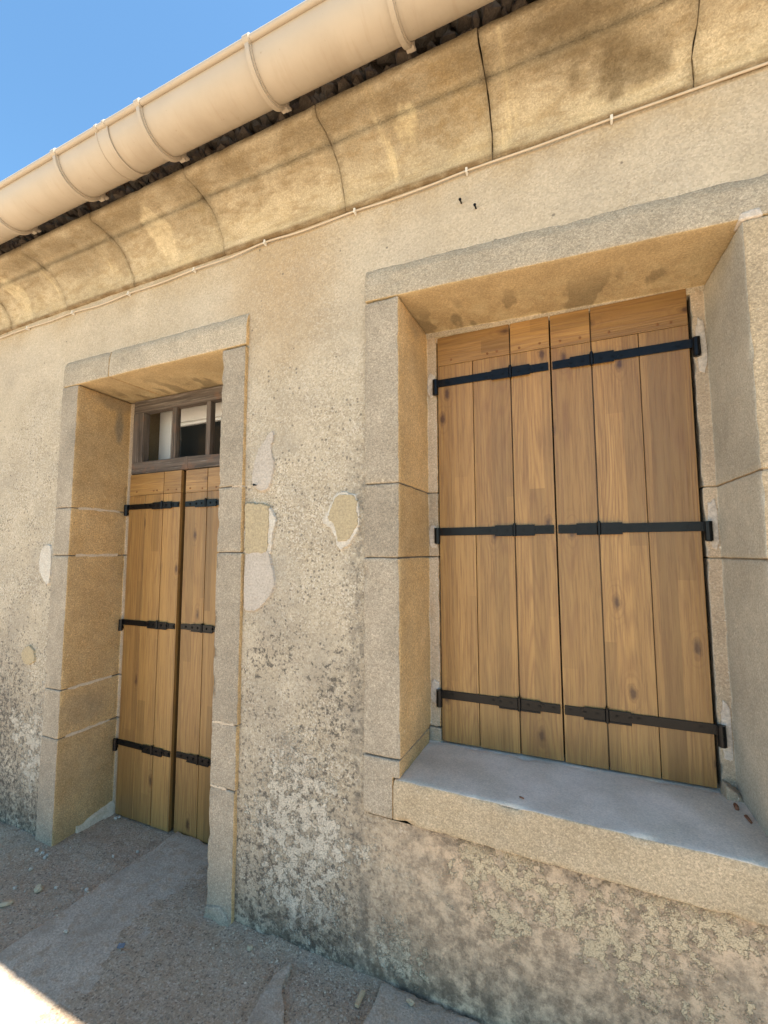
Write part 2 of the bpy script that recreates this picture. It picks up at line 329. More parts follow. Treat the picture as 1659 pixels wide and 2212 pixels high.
# ---------------------------------------------------------------- mesh helpers
C = scene.collection.objects
def link(name, me, mats, parent=None):
    o = bpy.data.objects.new(name, me); C.link(o)
    for q in (mats if isinstance(mats, (list, tuple)) else [mats]): me.materials.append(M[q])
    if parent is not None:
        o.parent = parent; o.matrix_parent_inverse = PINV
    return o
PINV = Matrix()
def mesh_from(name, bm, mats, parent=None, smooth=False):
    me = bpy.data.meshes.new(name); bm.normal_update()
    for f in bm.faces: f.smooth = smooth
    bm.to_mesh(me); bm.free()
    return link(name, me, mats, parent)
def add_box(bm, x0, x1, y0, y1, z0, z1, bev=0.0):
    r = bmesh.ops.create_cube(bm, size=1)
    for v in r['verts']:
        v.co = ((x0+x1)/2+v.co.x*(x1-x0), (y0+y1)/2+v.co.y*(y1-y0), (z0+z1)/2+v.co.z*(z1-z0))
    if bev:
        es = {e for v in r['verts'] for e in v.link_edges}
        bmesh.ops.bevel(bm, geom=list(es), offset=bev, segments=2, affect='EDGES', profile=.6)
def add_cyl(bm, c, axis, r, h, seg=12, r2=None):
    mt = {'X': Matrix.Rotation(R(90), 4, 'Y'), 'Y': Matrix.Rotation(R(90), 4, 'X'), 'Z': Matrix()}[axis]
    bmesh.ops.create_cone(bm, cap_ends=True, segments=seg, radius1=r, radius2=r if r2 is None else r2, depth=h, matrix=Matrix.Translation(c) @ mt)
def box(name, mat, parent, *a, bev=0.0, smooth=False):
    bm = bmesh.new(); add_box(bm, *a, bev=bev); return mesh_from(name, bm, mat, parent, smooth)
def prism(poly, axis, a0, a1):
    """poly in the plane across axis: Z -> (x,y), X -> (y,z), Y -> (x,z)"""
    bm = bmesh.new()
    def pt(p, a): return {'Z': (p[0], p[1], a), 'X': (a, p[0], p[1]), 'Y': (p[0], a, p[1])}[axis]
    b = [bm.verts.new(pt(p, a0)) for p in poly]; t = [bm.verts.new(pt(p, a1)) for p in poly]
    n = len(poly)
    bm.faces.new(b); bm.faces.new(t[::-1])
    for i in range(n): bm.faces.new((b[i], t[i], t[(i+1) % n], b[(i+1) % n]))
    bmesh.ops.recalc_face_normals(bm, faces=bm.faces)
    return bm
def slice_grid(bm, cell):
    for ax in range(3):
        lo = min(v.co[ax] for v in bm.verts); hi = max(v.co[ax] for v in bm.verts)
        k = int((hi-lo)/cell)
        for i in range(1, k+1):
            p = [0, 0, 0]; p[ax] = lo+(hi-lo)*i/(k+1); nn = [0, 0, 0]; nn[ax] = 1
            bmesh.ops.bisect_plane(bm, geom=bm.verts[:]+bm.edges[:]+bm.faces[:], plane_co=p, plane_no=nn)
def roughen(bm, amp, seed, fr=22, arris=None):
    o = Vector((seed*3.7, seed*1.3, seed*5.1)); bm.normal_update()
    for v in bm.verts:
        q = v.co*fr+o
        d = mnoise.noise_vector(q)*amp + mnoise.noise_vector(v.co*fr*3.3+o)*amp*.45
        v.co += d
SEED = [0]
def block(name, parent, poly, axis, a0, a1, mats, pick=None, bev=.005, cell=.03, amp=.0016, warp=None, chip=0.0):
    SEED[0] += 1
    bm = prism(poly, axis, a0, a1)
    segs = [(e.verts[0].co.copy(), e.verts[1].co.copy()) for e in bm.edges if abs((e.verts[0].co-e.verts[1].co).normalized()['XYZ'.index(axis)]) > .9] if chip else []
    if bev: bmesh.ops.bevel(bm, geom=bm.edges[:], offset=bev, segments=2, affect='EDGES', profile=.55, clamp_overlap=True)
    slice_grid(bm, cell)
    if pick:
        bm.normal_update()
        for f in bm.faces: f.material_index = pick(f.normal, f.calc_center_median())
    if chip:
        o_ = Vector((SEED[0]*1.7, SEED[0]*4.1, 0)); bm.normal_update()
        for v in bm.verts:
            d = 1.
            for a, b in segs:
                ab = b-a; f = max(0, min(1, (v.co-a).dot(ab)/ab.length_squared)); d = min(d, (a+ab*f-v.co).length)
                if d < .004: break
            if d < .014:
                k = max(0, mnoise.noise(v.co*24+o_)-.12)*1.3+max(0, mnoise.noise(v.co*70+o_)-.2)*.5
                v.co -= v.normal*chip*k*(1-d/.014)
    roughen(bm, amp, SEED[0])
    if warp:
        for v in bm.verts: v.co = warp(v.co)
    return mesh_from(name, bm, mats, parent, True)

# ================================================================ GROUND
def spaced(stops):
    out = [stops[0][0]]
    for (a, st), (b, _) in zip(stops, stops[1:]):
        k = max(1, round((b-a)/st)); out += [a+(b-a)*i/k for i in range(1, k+1)]
    return out
xs = spaced([(-400, 100), (-100, 20), (-20, 3), (-5, .5), (-3.6, .022), (.9, .3), (5, 3), (20, 20), (100, 100), (400, 0)])
ys = spaced([(-400, 100), (-100, 20), (-20, 3), (-5, .5), (-1.6, .03), (-.8, .018), (.46, .5), (6, 3), (20, 20), (100, 100), (400, 0)])
def gz(x, y):
    if x < -4.5 or x > 1.5 or y < -2 or y > .6: return 0.0
    p = Vector((x, y, 0))
    z = mnoise.noise(p*2.1)*.009 + mnoise.noise(p*9)*.0055 + mnoise.noise(p*27)*.0032 + mnoise.noise(p*60)*.0018
    if not (-2.38 < x < -1.40): z += .016*math.exp(-abs(y)/.07)*(.6+mnoise.noise(p*8))      # rubbish swept against the wall foot
    return z
bm = bmesh.new(); gv = [[bm.verts.new((x, y, gz(x, y))) for y in ys] for x in xs]
for i in range(len(xs)-1):
    for j in range(len(ys)-1): bm.faces.new((gv[i][j], gv[i+1][j], gv[i+1][j+1], gv[i][j+1]))
ground = mesh_from('ground', bm, 'ground', None, True)
ground['kind'] = 'structure'; ground['label'] = 'dusty grey brown earth and worn concrete at the wall foot'; ground['category'] = 'ground'
def slab(name, x0, x1, y0, y1, top, tilt, label, seed, edge=.012):
    rr = random.Random(seed); pts = []
    cs = [(x0, y0), (x1, y0), (x1, y1), (x0, y1)]
    for a, b in zip(cs, cs[1:]+cs[:1]):
        for k in range(12):
            f = k/12; pts.append((a[0]+(b[0]-a[0])*f+rr.uniform(-edge, edge)*.5, a[1]+(b[1]-a[1])*f+rr.uniform(-edge, edge)*.5))
    o = block(name, None, pts, 'Z', -.08, top, 'slab', bev=.006, cell=.05, amp=.003, warp=lambda c: Vector((c.x, c.y, c.z+tilt*(c.x-x0))))
    o['kind'] = 'structure'; o['label'] = label; o['category'] = 'paving slab'; return o
slab('paving_slab', -1.915, -1.36, -1.3, .30, .017, -.048, 'long smooth grey slab running out from the middle of the doorway', 3)
slab('paving_slab', -.66, -.33, -.42, -.012, .022, .012, 'small grey stone slab against the wall below the window', 6)

pts = [PZ(*q, .01) for q in ((620, 2075), (590, 2110), (560, 2160), (530, 2212), (470, 2290), (590, 2300), (612, 2212), (612, 2130), (630, 2085))]
rag = []
for a, b in zip(pts, pts[1:]+pts[:1]):
    for k in range(5):
        w = a.lerp(b, k/5); nv = mnoise.noise_vector(w*45)*.010; rag.append((w.x+nv.x, w.y+nv.y))
sl_ = block('paving_slab', None, rag, 'Z', -.05, .013, 'slab', bev=.004, cell=.04, amp=.004)
sl_['kind'] = 'structure'; sl_['label'] = 'narrow broken piece of worn concrete in the dirt'; sl_['category'] = 'paving slab'
# ================================================================ HOUSE
house = bpy.data.objects.new('stone_house', None); C.link(house)
house['label'] = 'old rendered stone house with ochre window and door surrounds, cove cornice and beige gutter'
house['category'] = 'house'
YA, WS, DS = -.018, .296, .3015
# ---- rendered wall with openings
DOOR = (-2.50, -1.285, -.05, 2.39); WIN = (-.715, .545, .515, 2.375)
def cuts(stops, extra):
    l = sorted(set([round(v, 4) for v in spaced(stops)]+extra)); return l
wx = cuts([(-9, 1), (-3.8, .025), (.9, .6), (7, 0)], [DOOR[0], DOOR[1], WIN[0], WIN[1]])
wz = cuts([(-.15, .025), (2.8, .1), (3.0, 0)], [DOOR[3], WIN[2], WIN[3]])
bm = bmesh.new(); vd = {}
def wv(x, z):
    if (x, z) not in vd:
        p = Vector((x, 0, z))
        vd[(x, z)] = bm.verts.new((x, mnoise.noise(p*1.7)*.004+mnoise.noise(p*6)*.0028+mnoise.noise(p*17)*.0012, z))
    return vd[(x, z)]
for i in range(len(wx)-1):
    for j in range(len(wz)-1):
        x, z = (wx[i]+wx[i+1])/2, (wz[j]+wz[j+1])/2
        if any(h[0] < x < h[1] and h[2] < z < h[3] for h in (DOOR, WIN)): continue
        bm.faces.new((wv(wx[i], wz[j]), wv(wx[i+1], wz[j]), wv(wx[i+1], wz[j+1]), wv(wx[i], wz[j+1])))
wall = mesh_from('wall', bm, 'wall', house, True)
wall['label'] = 'pebbly cream render, speckled with lichen and flaking limewash near the ground'
# rest of the shell
bm = bmesh.new(); add_box(bm, -9, 7, 5.6, 5.9, -.1, 3.0); mesh_from('rear_wall', bm, 'wall', house)
for x in (-9.2, 6.9): box('side_wall', 'wall', house, x, x+.29, .01, 5.6, -.1, 3.0)
box('ceiling', 'interior', house, -9, 7, .35, 5.6, 2.62, 2.9)
# room partition wall with the inner reveals of the two openings
for a in ((-9, -2.44, -.1, 2.62), (-1.385, -.62, -.1, 2.62), (.42, 7, -.1, 2.62), (-2.44, -1.385, 2.275, 2.62), (-.62, .42, 2.31, 2.62), (-.62, .42, -.1, .64)):
    box('inner_wall', 'inner_reveal', house, a[0], a[1], .36, .56, a[2], a[3])

# ---- outlines on the wall: patches of filler, bare stones
def patch(name, pts, y, mat, parent, label=None, thick=.004, rag=.25, seed=1):
    rr = random.Random(seed); q = [P(*p) for p in pts]; out = []
    n = len(q)
    for i in range(n):
        p0, p1, p2, p3 = q[i-1], q[i], q[(i+1) % n], q[(i+2) % n]
        for k in range(12):
            f = k/12
            w = .5*((2*p1)+(-p0+p2)*f+(2*p0-5*p1+4*p2-p3)*f*f+(-p0+3*p1-3*p2+p3)*f**3)
            nv = mnoise.noise_vector(w*60+Vector((seed, 0, 0)))*.006+mnoise.noise_vector(w*170)*.004
            out.append((w.x+nv.x*(rag+.5), w.z+nv.z*(rag+.5)))
    bm = bmesh.new(); fr = [bm.verts.new((a, y, b)) for a, b in out]
    cx = sum(a for a, b in out)/len(out); cz = sum(b for a, b in out)/len(out)
    bk = [bm.verts.new((cx+(a-cx)*1.05, y+thick+.006, cz+(b-cz)*1.05)) for a, b in out]
    f = bm.faces.new(fr); k = len(fr)
    for i in range(k): bm.faces.new((fr[i], bk[i], bk[(i+1) % k], fr[(i+1) % k]))
    bmesh.ops.recalc_face_normals(bm, faces=bm.faces)
    if f.normal.y > 0: bmesh.ops.reverse_faces(bm, faces=bm.faces)
    bmesh.ops.triangulate(bm, faces=[f])
    o = mesh_from(name, bm, mat, parent)
    if label: o['label'] = label
    return o
c6 = lambda x, y: ((900+x/2.37)*.5486, (1600+y/2.37)*.5486)
patch('filler_patch', [c6(*p) for p in ((395, 255), (425, 265), (405, 420), (430, 560), (385, 740), (330, 790), (240, 740), (230, 640), (250, 540), (300, 400))], -.0075, 'filler', wall, 'pale grey leaf shaped filler patch in the render', seed=1)
patch('filler_patch', [c6(*p) for p in ((175, 1410), (260, 1365), (375, 1345), (390, 1420), (425, 1560), (430, 1680), (370, 1800), (280, 1890), (200, 1900), (155, 1850))], -.0085, 'filler', wall, 'long pale grey filler patch below the bonding stone', seed=2)
patch('filler_patch', [c6(*p) for p in ((385, 960), (440, 1060), (415, 1200), (400, 1360), (350, 1350), (375, 1150))], -.0065, 'limewhite', wall, seed=3)
patch('bonding_stone', [c6(*p) for p in ((172, 930), (270, 915), (372, 935), (384, 1050), (376, 1200), (362, 1350), (270, 1358), (172, 1352), (175, 1150))], -.0105, 'patch_stone', wall, 'bare ochre bonding stone beside the door jamb', seed=4, rag=.2)
patch('render_scar', [c6(*p) for p in ((1015, 820), (1090, 805), (1185, 835), (1215, 960), (1225, 1080), (1180, 1200), (1090, 1320), (1020, 1310), (1000, 1220), (950, 1130), (880, 1080), (930, 980))], -.0055, 'limewhite', wall, seed=5, rag=.6)
patch('render_scar', [c6(*p) for p in ((1030, 832), (1130, 828), (1190, 860), (1200, 980), (1215, 1080), (1165, 1170), (1120, 1245), (1050, 1260), (1020, 1210), (990, 1100), (940, 1050), (985, 900))], -.0085, 'patch_stone', wall, 'bare tan scar in the render between door and window', seed=6, rag=.5)
z3 = lambda x, y: (x*.3968, 658.3+y*.3968); z5 = lambda x, y: (x*.3968, 1206.9+y*.3968)
z1 = lambda x, y: (x*.5, y*.5); z2 = lambda x, y: (829.5+x*.5, y*.5); z7 = lambda x, y: (x*.5, 1590.9+y*.5); z8 = lambda x, y: (768+x*.5371, 1590.9+y*.5371)
patch('filler_patch', [z3(*p) for p in ((235, 1330), (280, 1318), (282, 1430), (270, 1520), (240, 1490), (222, 1420))], -.0075, 'limewhite', wall, 'narrow white filler patch left of the door jamb', seed=7)
patch('bare_stone', [z5(*p) for p in ((128, 505), (165, 475), (192, 510), (190, 560), (150, 572), (132, 550))], -.0085, 'patch_stone', wall, seed=8)
# little iron stubs in the render
for (u, v) in (z2(335, 880), z2(398, 903), c6(268, 738)):
    p = P(u, v); bm = bmesh.new(); add_cyl(bm, (p.x, -.012, p.z), 'Y', .003, .02, 8); add_cyl(bm, (p.x, -.021, p.z), 'Y', .0048, .004, 8)
    mesh_from('iron_stub', bm, 'black_iron', wall)

# ---- stone surrounds
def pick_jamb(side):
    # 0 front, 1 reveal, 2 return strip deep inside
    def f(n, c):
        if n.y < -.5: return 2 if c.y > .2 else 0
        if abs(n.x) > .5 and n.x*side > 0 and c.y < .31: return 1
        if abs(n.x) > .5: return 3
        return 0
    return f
def jamb(parent, xo, xi, xc, xs_, yd, side, joints, mats, seed_w=None):
    """joints: list of (z0, z1); xo outer edge, xi arris, xc inner end of reveal, xs_ shutter edge"""
    for k, (z0, z1) in enumerate(joints):
        e = random.uniform(-.004, .004)
        poly = [(xo+e, YA), (xi, YA), (xc, yd), (xs_, yd), (xs_, yd+.10), (xo, yd+.10)]
        block('jamb_stone', parent, poly, 'Z', z0+.0015, z1-.0015, mats, pick_jamb(side), cell=.019, chip=.013)
    z0, z1 = joints[0][0], joints[-1][1]
    i = .0075; s = 1 if xi > xo else -1
    bm = prism([(xo+s*i, YA+i), (xi-s*i, YA+i), (xc-s*i, yd+i), (xs_-s*i, yd+i), (xs_-s*i, yd+.09), (xo+s*i, yd+.09)], 'Z', z0+.01, z1-.01)
    mesh_from('mortar', bm, 'mortar_mid' if side < 0 and xo > 0 else 'mortar_dark', parent)
def pairs(l): return list(zip(l, l[1:]))
# window
win = box('window_surround', 'mortar_dark', house, -.70, -.68, .05, .28, .60, 2.3); win['label'] = 'stone surround of the window, grey faces and ochre reveals'
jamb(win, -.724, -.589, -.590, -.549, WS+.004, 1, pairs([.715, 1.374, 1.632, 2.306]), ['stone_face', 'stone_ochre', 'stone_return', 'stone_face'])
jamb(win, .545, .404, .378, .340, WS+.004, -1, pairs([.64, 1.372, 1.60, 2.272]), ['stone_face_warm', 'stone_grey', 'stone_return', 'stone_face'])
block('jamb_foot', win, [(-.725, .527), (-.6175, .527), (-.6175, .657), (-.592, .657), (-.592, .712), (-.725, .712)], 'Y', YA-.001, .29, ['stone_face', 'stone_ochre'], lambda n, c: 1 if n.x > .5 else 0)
block('rebate_foot', win, [(-.60, WS+.004), (-.549, WS+.004), (-.549, WS+.10), (-.60, WS+.10)], 'Z', .655, .7135, 'stone_return', cell=.02)
pl = lambda n, c: 1 if (n.z < -.5 and c.y < .31) else 0
lint = lambda c: Vector((c.x, c.y, c.z-.033*(c.x+.589)))
block('lintel', win, [(-.001, 2.4365), (YA+.004, 2.40), (YA, 2.36), (YA, 2.309), (WS+.004, 2.307), (WS+.004, 2.283), (WS+.1, 2.283), (WS+.1, 2.4365)], 'X', -.724, .56, ['stone_lintel', 'stone_soffit'], pl, warp=lint, cell=.022, chip=.005)
box('lintel_shim', 'mortar', win, -.60, .40, WS+.01, WS+.08, 2.262, 2.285)
block('sill', win, [(YA-.002, .525), (YA-.002, .655), (WS-.01, .664), (WS+.1, .664), (WS+.1, .525)], 'X', -.6155, .56, ['stone_face_warm', 'sill_top'], lambda n, c: 1 if n.z > .5 else 0, cell=.022, chip=.020,
      warp=lambda c: Vector((c.x, c.y, c.z-(.022 if c.z < .6 else .015)*(c.x+.6)*max(0, 1-max(0, c.y)/.25))))
# chunks of mortar round the hinge pins
def daub(x0, x1, z0, z1, y, seed):
    rr = random.Random(seed); pts = []
    for k in range(18):
        a = 2*math.pi*k/18; pts.append(((x0+x1)/2+(x1-x0)/2*math.copysign(abs(math.cos(a))**.6, math.cos(a))*rr.uniform(.8, 1.05), (z0+z1)/2+(z1-z0)/2*math.copysign(abs(math.sin(a))**.6, math.sin(a))*rr.uniform(.8, 1.1)))
    block('mortar_daub', win, pts, 'Y', y-.004, y+.02, 'white_mortar', bev=.002, cell=.02, amp=.0012)
for k, (za, zb) in enumerate(((1.98, 2.16), (1.40, 1.56), (.74, .93))): daub(.347, .377, za, zb, WS+.004, 30+k)
for k, (za, zb) in enumerate(((2.03, 2.13), (1.41, 1.50), (.80, .90))): daub(-.588, -.553, za, zb, WS+.004, 40+k)
block('mortar_chip', win, [(.395, 2.272), (.45, 2.272), (.445, 2.298), (.40, 2.292)], 'Y', YA-.004, .03, 'white_mortar', cell=.02, amp=.003)
block('mortar_bead', win, [(.335, .655), (.395, .655), (.378, .675), (.342, .70)], 'Y', .25, .33, 'stone_return', cell=.015, amp=.006)
# door
dr = box('door_surround', 'mortar_dark', house, -2.48, -2.46, .05, .28, .3, 2.2); dr['label'] = 'stone surround of the door, grey faces and ochre reveals'
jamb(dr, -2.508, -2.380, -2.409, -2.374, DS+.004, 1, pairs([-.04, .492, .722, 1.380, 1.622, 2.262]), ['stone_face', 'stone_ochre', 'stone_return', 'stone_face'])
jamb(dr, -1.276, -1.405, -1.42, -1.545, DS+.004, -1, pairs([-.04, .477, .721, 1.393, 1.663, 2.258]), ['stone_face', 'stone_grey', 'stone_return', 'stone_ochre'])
for xa, xb in ((-2.508, -2.148), (-2.144, -1.276)):
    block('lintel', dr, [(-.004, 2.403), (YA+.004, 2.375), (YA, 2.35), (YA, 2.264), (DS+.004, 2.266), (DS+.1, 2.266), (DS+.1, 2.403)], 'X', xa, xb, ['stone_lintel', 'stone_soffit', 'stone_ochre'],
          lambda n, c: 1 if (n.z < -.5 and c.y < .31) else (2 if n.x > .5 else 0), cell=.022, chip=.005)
# mortar smeared over the reveal joints
for z in (.492, .722, 1.38, 1.622):
    pts = [(YA+.04+i*.03, z+random.uniform(.003, .010)) for i in range(9)]; pts += [(YA+.04+i*.03, z-random.uniform(.003, .010)) for i in range(8, -1, -1)]
    bm = prism(pts, 'X', -2.40, -2.3815)
    for v in bm.verts: v.co.x -= .029*(v.co.y-YA)/.3195-.002
    mesh_from('joint_mortar', bm, 'mortar', dr)
for z, x0, x1 in ((.721, -1.40, -1.29), (.477, -1.40, -1.32), (1.663, -1.33, -1.28)):
    pts = [(x0+(x1-x0)*i/10, z+random.uniform(.001, .008)) for i in range(11)]+[(x0+(x1-x0)*i/10, z-random.uniform(.001, .006)) for i in range(10, -1, -1)]
    mesh_from('joint_mortar', prism(pts, 'Y', YA-.001, YA+.02), 'mortar', dr)
block('jamb_base', dr, [(-1.42, -.05), (-1.27, -.05), (-1.285, .02), (-1.33, .05), (-1.40, .04)], 'Y', -.03, .03, 'stone_face', cell=.02, amp=.006)
block('jamb_base', dr, [(-2.42, -.05), (-2.365, -.05), (-2.39, .03), (-2.41, .055)], 'Y', .10, .32, 'mortar', cell=.02, amp=.008)

# ---- cove cornice, block by block
cor = box('cornice', 'mortar_dark', house, -9, 7, .0, .08, 2.74, 2.93); cor['label'] = 'weathered yellow cove cornice of long stone blocks under the gutter'
prof = [(.03, 2.704), (-.013, 2.704), (-.014, 2.716), (-.018, 2.745), (-.031, 2.775), (-.050, 2.805), (-.074, 2.832), (-.102, 2.854), (-.134, 2.870), (-.168, 2.880), (-.200, 2.886),
        (-.230, 2.889), (-.238, 2.898), (-.241, 2.922), (-.20, 2.936), (.08, 2.936), (.08, 2.704)]
cj = [-9, -6.4, -5.2, -4.3, -3.65, -3.043, -2.522, -1.996, -1.414, -.802, -.243, .319, .92, 1.7, 2.9, 7]
for k, (a, b) in enumerate(pairs(cj)):
    rr = random.Random(k); ja, jb = [(rr.uniform(-.01, .01), rr.uniform(-.008, .008)) for _ in (0, 1)]
    near = -3.7 < a < .5
    dz = rr.uniform(-.003, .003); sd = k
    def wp(c, a=a, b=b, sd=sd, dz=dz):
        # wandering joints: ends of the block bow a little
        e = max(0, 1-abs(c.x-a)/.05); e2 = max(0, 1-abs(c.x-b)/.05)
        w1 = mnoise.noise(Vector((a*7, 3, c.z*16)))*.010; w2 = mnoise.noise(Vector((b*7, 3, c.z*16)))*.010
        return Vector((c.x+e*w1+e2*w2, c.y+dz, c.z+dz*.5))
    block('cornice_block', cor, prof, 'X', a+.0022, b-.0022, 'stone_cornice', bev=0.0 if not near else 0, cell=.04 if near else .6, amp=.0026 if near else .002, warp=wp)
bm = bmesh.new()
# ragged bedding of the roof tiles over the cornice
n = 520
for i in range(n):
    x = -4+i*5.4/n
    r = bmesh.ops.create_icosphere(bm, subdivisions=1, radius=1)
    sx, sy, sz = random.uniform(.012, .04), random.uniform(.02, .05), random.uniform(.012, .03); cy = random.uniform(-.205, -.175); cz = random.uniform(2.945, 3.05)
    for v in r['verts']:
        d = 1+.35*mnoise.noise(v.co*2+Vector((i, 0, 0))); v.co = Vector((x+v.co.x*sx*d, cy+v.co.y*sy*d, cz+v.co.z*sz*d))
rb = mesh_from('bedding_mortar', bm, 'eave_rubble', cor); rb['kind'] = 'stuff'
box('tile_bed', 'eave_rubble', cor, -9, 7, -.165, .1, 2.94, 3.085)
# ---- roof of canal tiles (its underside shows at the eaves)
bm = bmesh.new(); rows = []
PIT = math.tan(R(17)); ysl = [-.33+i*.36 for i in range(10)]
xsr = [-9.3+i*.05 for i in range(331)]
for side in (0, 1):
    for j, y in enumerate(ysl):
        rows.append([bm.verts.new((x, y if side == 0 else 5.9-(y), 3.035+(y+.33)*PIT+.035*abs(math.sin(x*math.pi/.2))+.012*(j % 2))) for x in xsr])
for q in (0, 10):
    for j in range(9):
        for i in range(len(xsr)-1): bm.faces.new((rows[q+j][i], rows[q+j][i+1], rows[q+j+1][i+1], rows[q+j+1][i]))
roof = mesh_from('roof', bm, 'roof_tile', house)
sm = roof.modifiers.new('thickness', 'SOLIDIFY'); sm.thickness = .018
# ---- gutter
GY, GZ, GR = -.359, 2.978, .091
def arc_shell(bm, r0, r1, a0, a1, x0, x1, k=28):
    ring = []
    for x in (x0, x1):
        ring.append([[bm.verts.new((x, GY+r*math.cos(R(a0+(a1-a0)*i/k)), GZ+r*math.sin(R(a0+(a1-a0)*i/k)))) for i in range(k+1)] for r in (r0, r1)])
    for s in (0, 1):
        for i in range(k): bm.faces.new((ring[0][s][i], ring[1][s][i], ring[1][s][i+1], ring[0][s][i+1]))
    for e in (0, 1):
        for i in range(k): bm.faces.new((ring[e][0][i], ring[e][1][i], ring[e][1][i+1], ring[e][0][i+1]))
    for i in (0, k): bm.faces.new((ring[0][0][i], ring[1][0][i], ring[1][1][i], ring[0][1][i]))
bm = bmesh.new(); arc_shell(bm, GR-.003, GR, 180, 368, -9.2, 7.1, 40)
add_cyl(bm, (-1.05, GY-GR-.006, GZ+.004), 'X', .0105, 16.3, 16)
bmesh.ops.recalc_face_normals(bm, faces=bm.faces)
gut = mesh_from('gutter', bm, 'gutter', house, True); gut['label'] = 'beige half round plastic gutter hung on hoop brackets'
def crisp(o, deg=35):
    bpy.context.view_layer.objects.active = o
    for p in o.data.polygons: p.use_smooth = True
    o.data.set_sharp_from_angle(angle=R(deg))
crisp(gut)
bm = bmesh.new()
arc_shell(bm, GR+.0012, GR+.0045, 178, 366, -.012, .012)
arc_shell(bm, GR+.0030, GR+.0125, 182, 338, -.0075, .0075)
add_cyl(bm, (0, GY-GR-.006, GZ+.004), 'X', .0145, .024, 16)
add_box(bm, -.013, .013, GY+GR*.93, GY+GR+.012, GZ-.052, GZ+.02, .002)
add_box(bm, -.010, .010, GY+GR*.9, GY+GR+.03, GZ-.03, GZ-.024)
bmesh.ops.recalc_face_normals(bm, faces=bm.faces)
br0 = mesh_from('gutter_bracket', bm, 'gutter', gut, True); crisp(br0)
bxs = [-4.33, -3.845, -3.36, -2.868, -2.378, -1.883, -1.40, -.91, -.442, .04, .53, 1.02]
for k, x in enumerate(bxs):
    o = br0 if k == 0 else br0.copy()
    if k: C.link(o)
    o.location.x = x; o.rotation_euler.z = random.uniform(-.03, .03)*0
bm = bmesh.new(); arc_shell(bm, GR+.0012, GR+.0042, 180, 364, -.033, .033)
for x in (-.031, .031): arc_shell(bm, GR+.003, GR+.0062, 181, 362, x-.003, x+.003)
for x in (-.022, .022): add_cyl(bm, (x, GY-GR-.006, GZ+.004), 'X', .013, .012, 16)
bmesh.ops.recalc_face_normals(bm, faces=bm.faces)
co = mesh_from('gutter_union', bm, 'gutter', gut, True); co.location.x = -1.605; crisp(co)

# ---- shutters
def screw(bm, x, y, z, r=.0065):
    add_cyl(bm, (x, y-.0015, z), 'Y', r*.62, .003, 10, r)      # domed head, smaller towards the viewer
    add_cyl(bm, (x, y-.0035, z), 'Y', r*.3, .003, 8, r*.62)
def leaf(name, label, parent_mesh_span, panels, Y, zb, zt, zc, hz, pin, mid, scale=1.0):
    """panels: list of (x0, x1, [plank joints]); pin = x of the hinge pin, mid = x of the meeting edge"""
    x0, x1 = parent_mesh_span
    lf = box(name, 'wood_back', house, x0+.004, x1-.004, Y+.012, Y+.034, zb+.004, zt-.004); lf['label'] = label
    for (a, b, js) in panels:
        edges = [a]+js+[b]
        for p, q in pairs(edges):
            g0 = .0022 if p == a else .0012; g1 = .0022 if q == b else .0012
            box('plank', 'wood_v', lf, p+g0, q-g1, Y+random.uniform(-.0006, .0006), Y+.018, zb+random.uniform(-.001, .001), zc-.0008, bev=.0016)
        box('top_rail', 'wood_h', lf, a+.0022, b-.0022, Y-.0003, Y+.018, zc+.0008, zt, bev=.0016)
        for px in ((a+.035, b-.035) if len(edges) == 2 else (a+.06, (a+b)/2+.06, b-.05)):
            bm = bmesh.new(); add_cyl(bm, (px, Y-.0005, zc+.020+random.uniform(-.003, .003)), 'Y', .0046, .004, 10); mesh_from('peg', bm, 'peg_wood', lf)
    sgn = 1 if mid > pin else -1
    fold = panels[0][1] if sgn > 0 else panels[0][0]
    H = .0155*scale; PH = .0195*scale
    for z in hz:
        bm = bmesh.new()
        a, b = sorted((pin, fold-sgn*.006)); add_box(bm, a, b, Y-.0055, Y-.0012, z-H, z+H, .001)
        a, b = sorted((fold+sgn*.006, mid-sgn*.007)); add_box(bm, a, b, Y-.0055, Y-.0012, z-H, z+H, .001)
        add_cyl(bm, (pin, Y-.008, z), 'Z', .0115, H*2+.001, 16)
        add_box(bm, *sorted((pin, pin+sgn*.012)), Y-.011, Y-.001, z-H, z+H, .001)
        far = abs(fold-pin)
        for d in (.05, far-.095, far+.115): screw(bm, pin+sgn*d, Y-.0055, z)
        mesh_from('strap', bm, 'black_iron', lf)
        bm = bmesh.new()
        for sd in (-1, 1):
            a, b = sorted((fold+sd*.006, fold+sd*.072)); add_box(bm, a, b, Y-.0095, Y-.005, z-PH, z+PH, .001)
            add_cyl(bm, (fold+sd*.072, Y-.00545, z), 'Y', .0135*scale, .0042, 14)
            add_box(bm, a, b, Y-.012, Y-.0085, z-PH-.002, z-PH+.003, .0005)
            for d in (.030, .068): screw(bm, fold+sd*d, Y-.0095, z, .0062)
        add_cyl(bm, (fold, Y-.0095, z), 'Z', .0062, PH*2+.006, 12)
        add_cyl(bm, (fold, Y-.0095, z+PH+.004), 'Z', .0045, .006, 10)
        mesh_from('folding_hinge', bm, 'black_iron', lf)
    return lf
WZ = (2.080, 1.4725, .846)
leaf('window_shutter', 'left oak leaf of the window shutters, three boards beside the ochre reveal', (-.545, -.104), [(-.545, -.2515, [-.398]), (-.2515, -.1065, [])], WS, .672, 2.275, 2.154, WZ, -.551, -.1065)
leaf('window_shutter', 'right oak leaf of the window shutters, three boards beside the grey reveal', (-.1035, .331), [(.0325, .331, [.182]), (-.1055, .0325, [])], WS+.001, .670, 2.2745, 2.148, WZ, .347, -.1065)
DZ = (1.648, 1.012, .377)
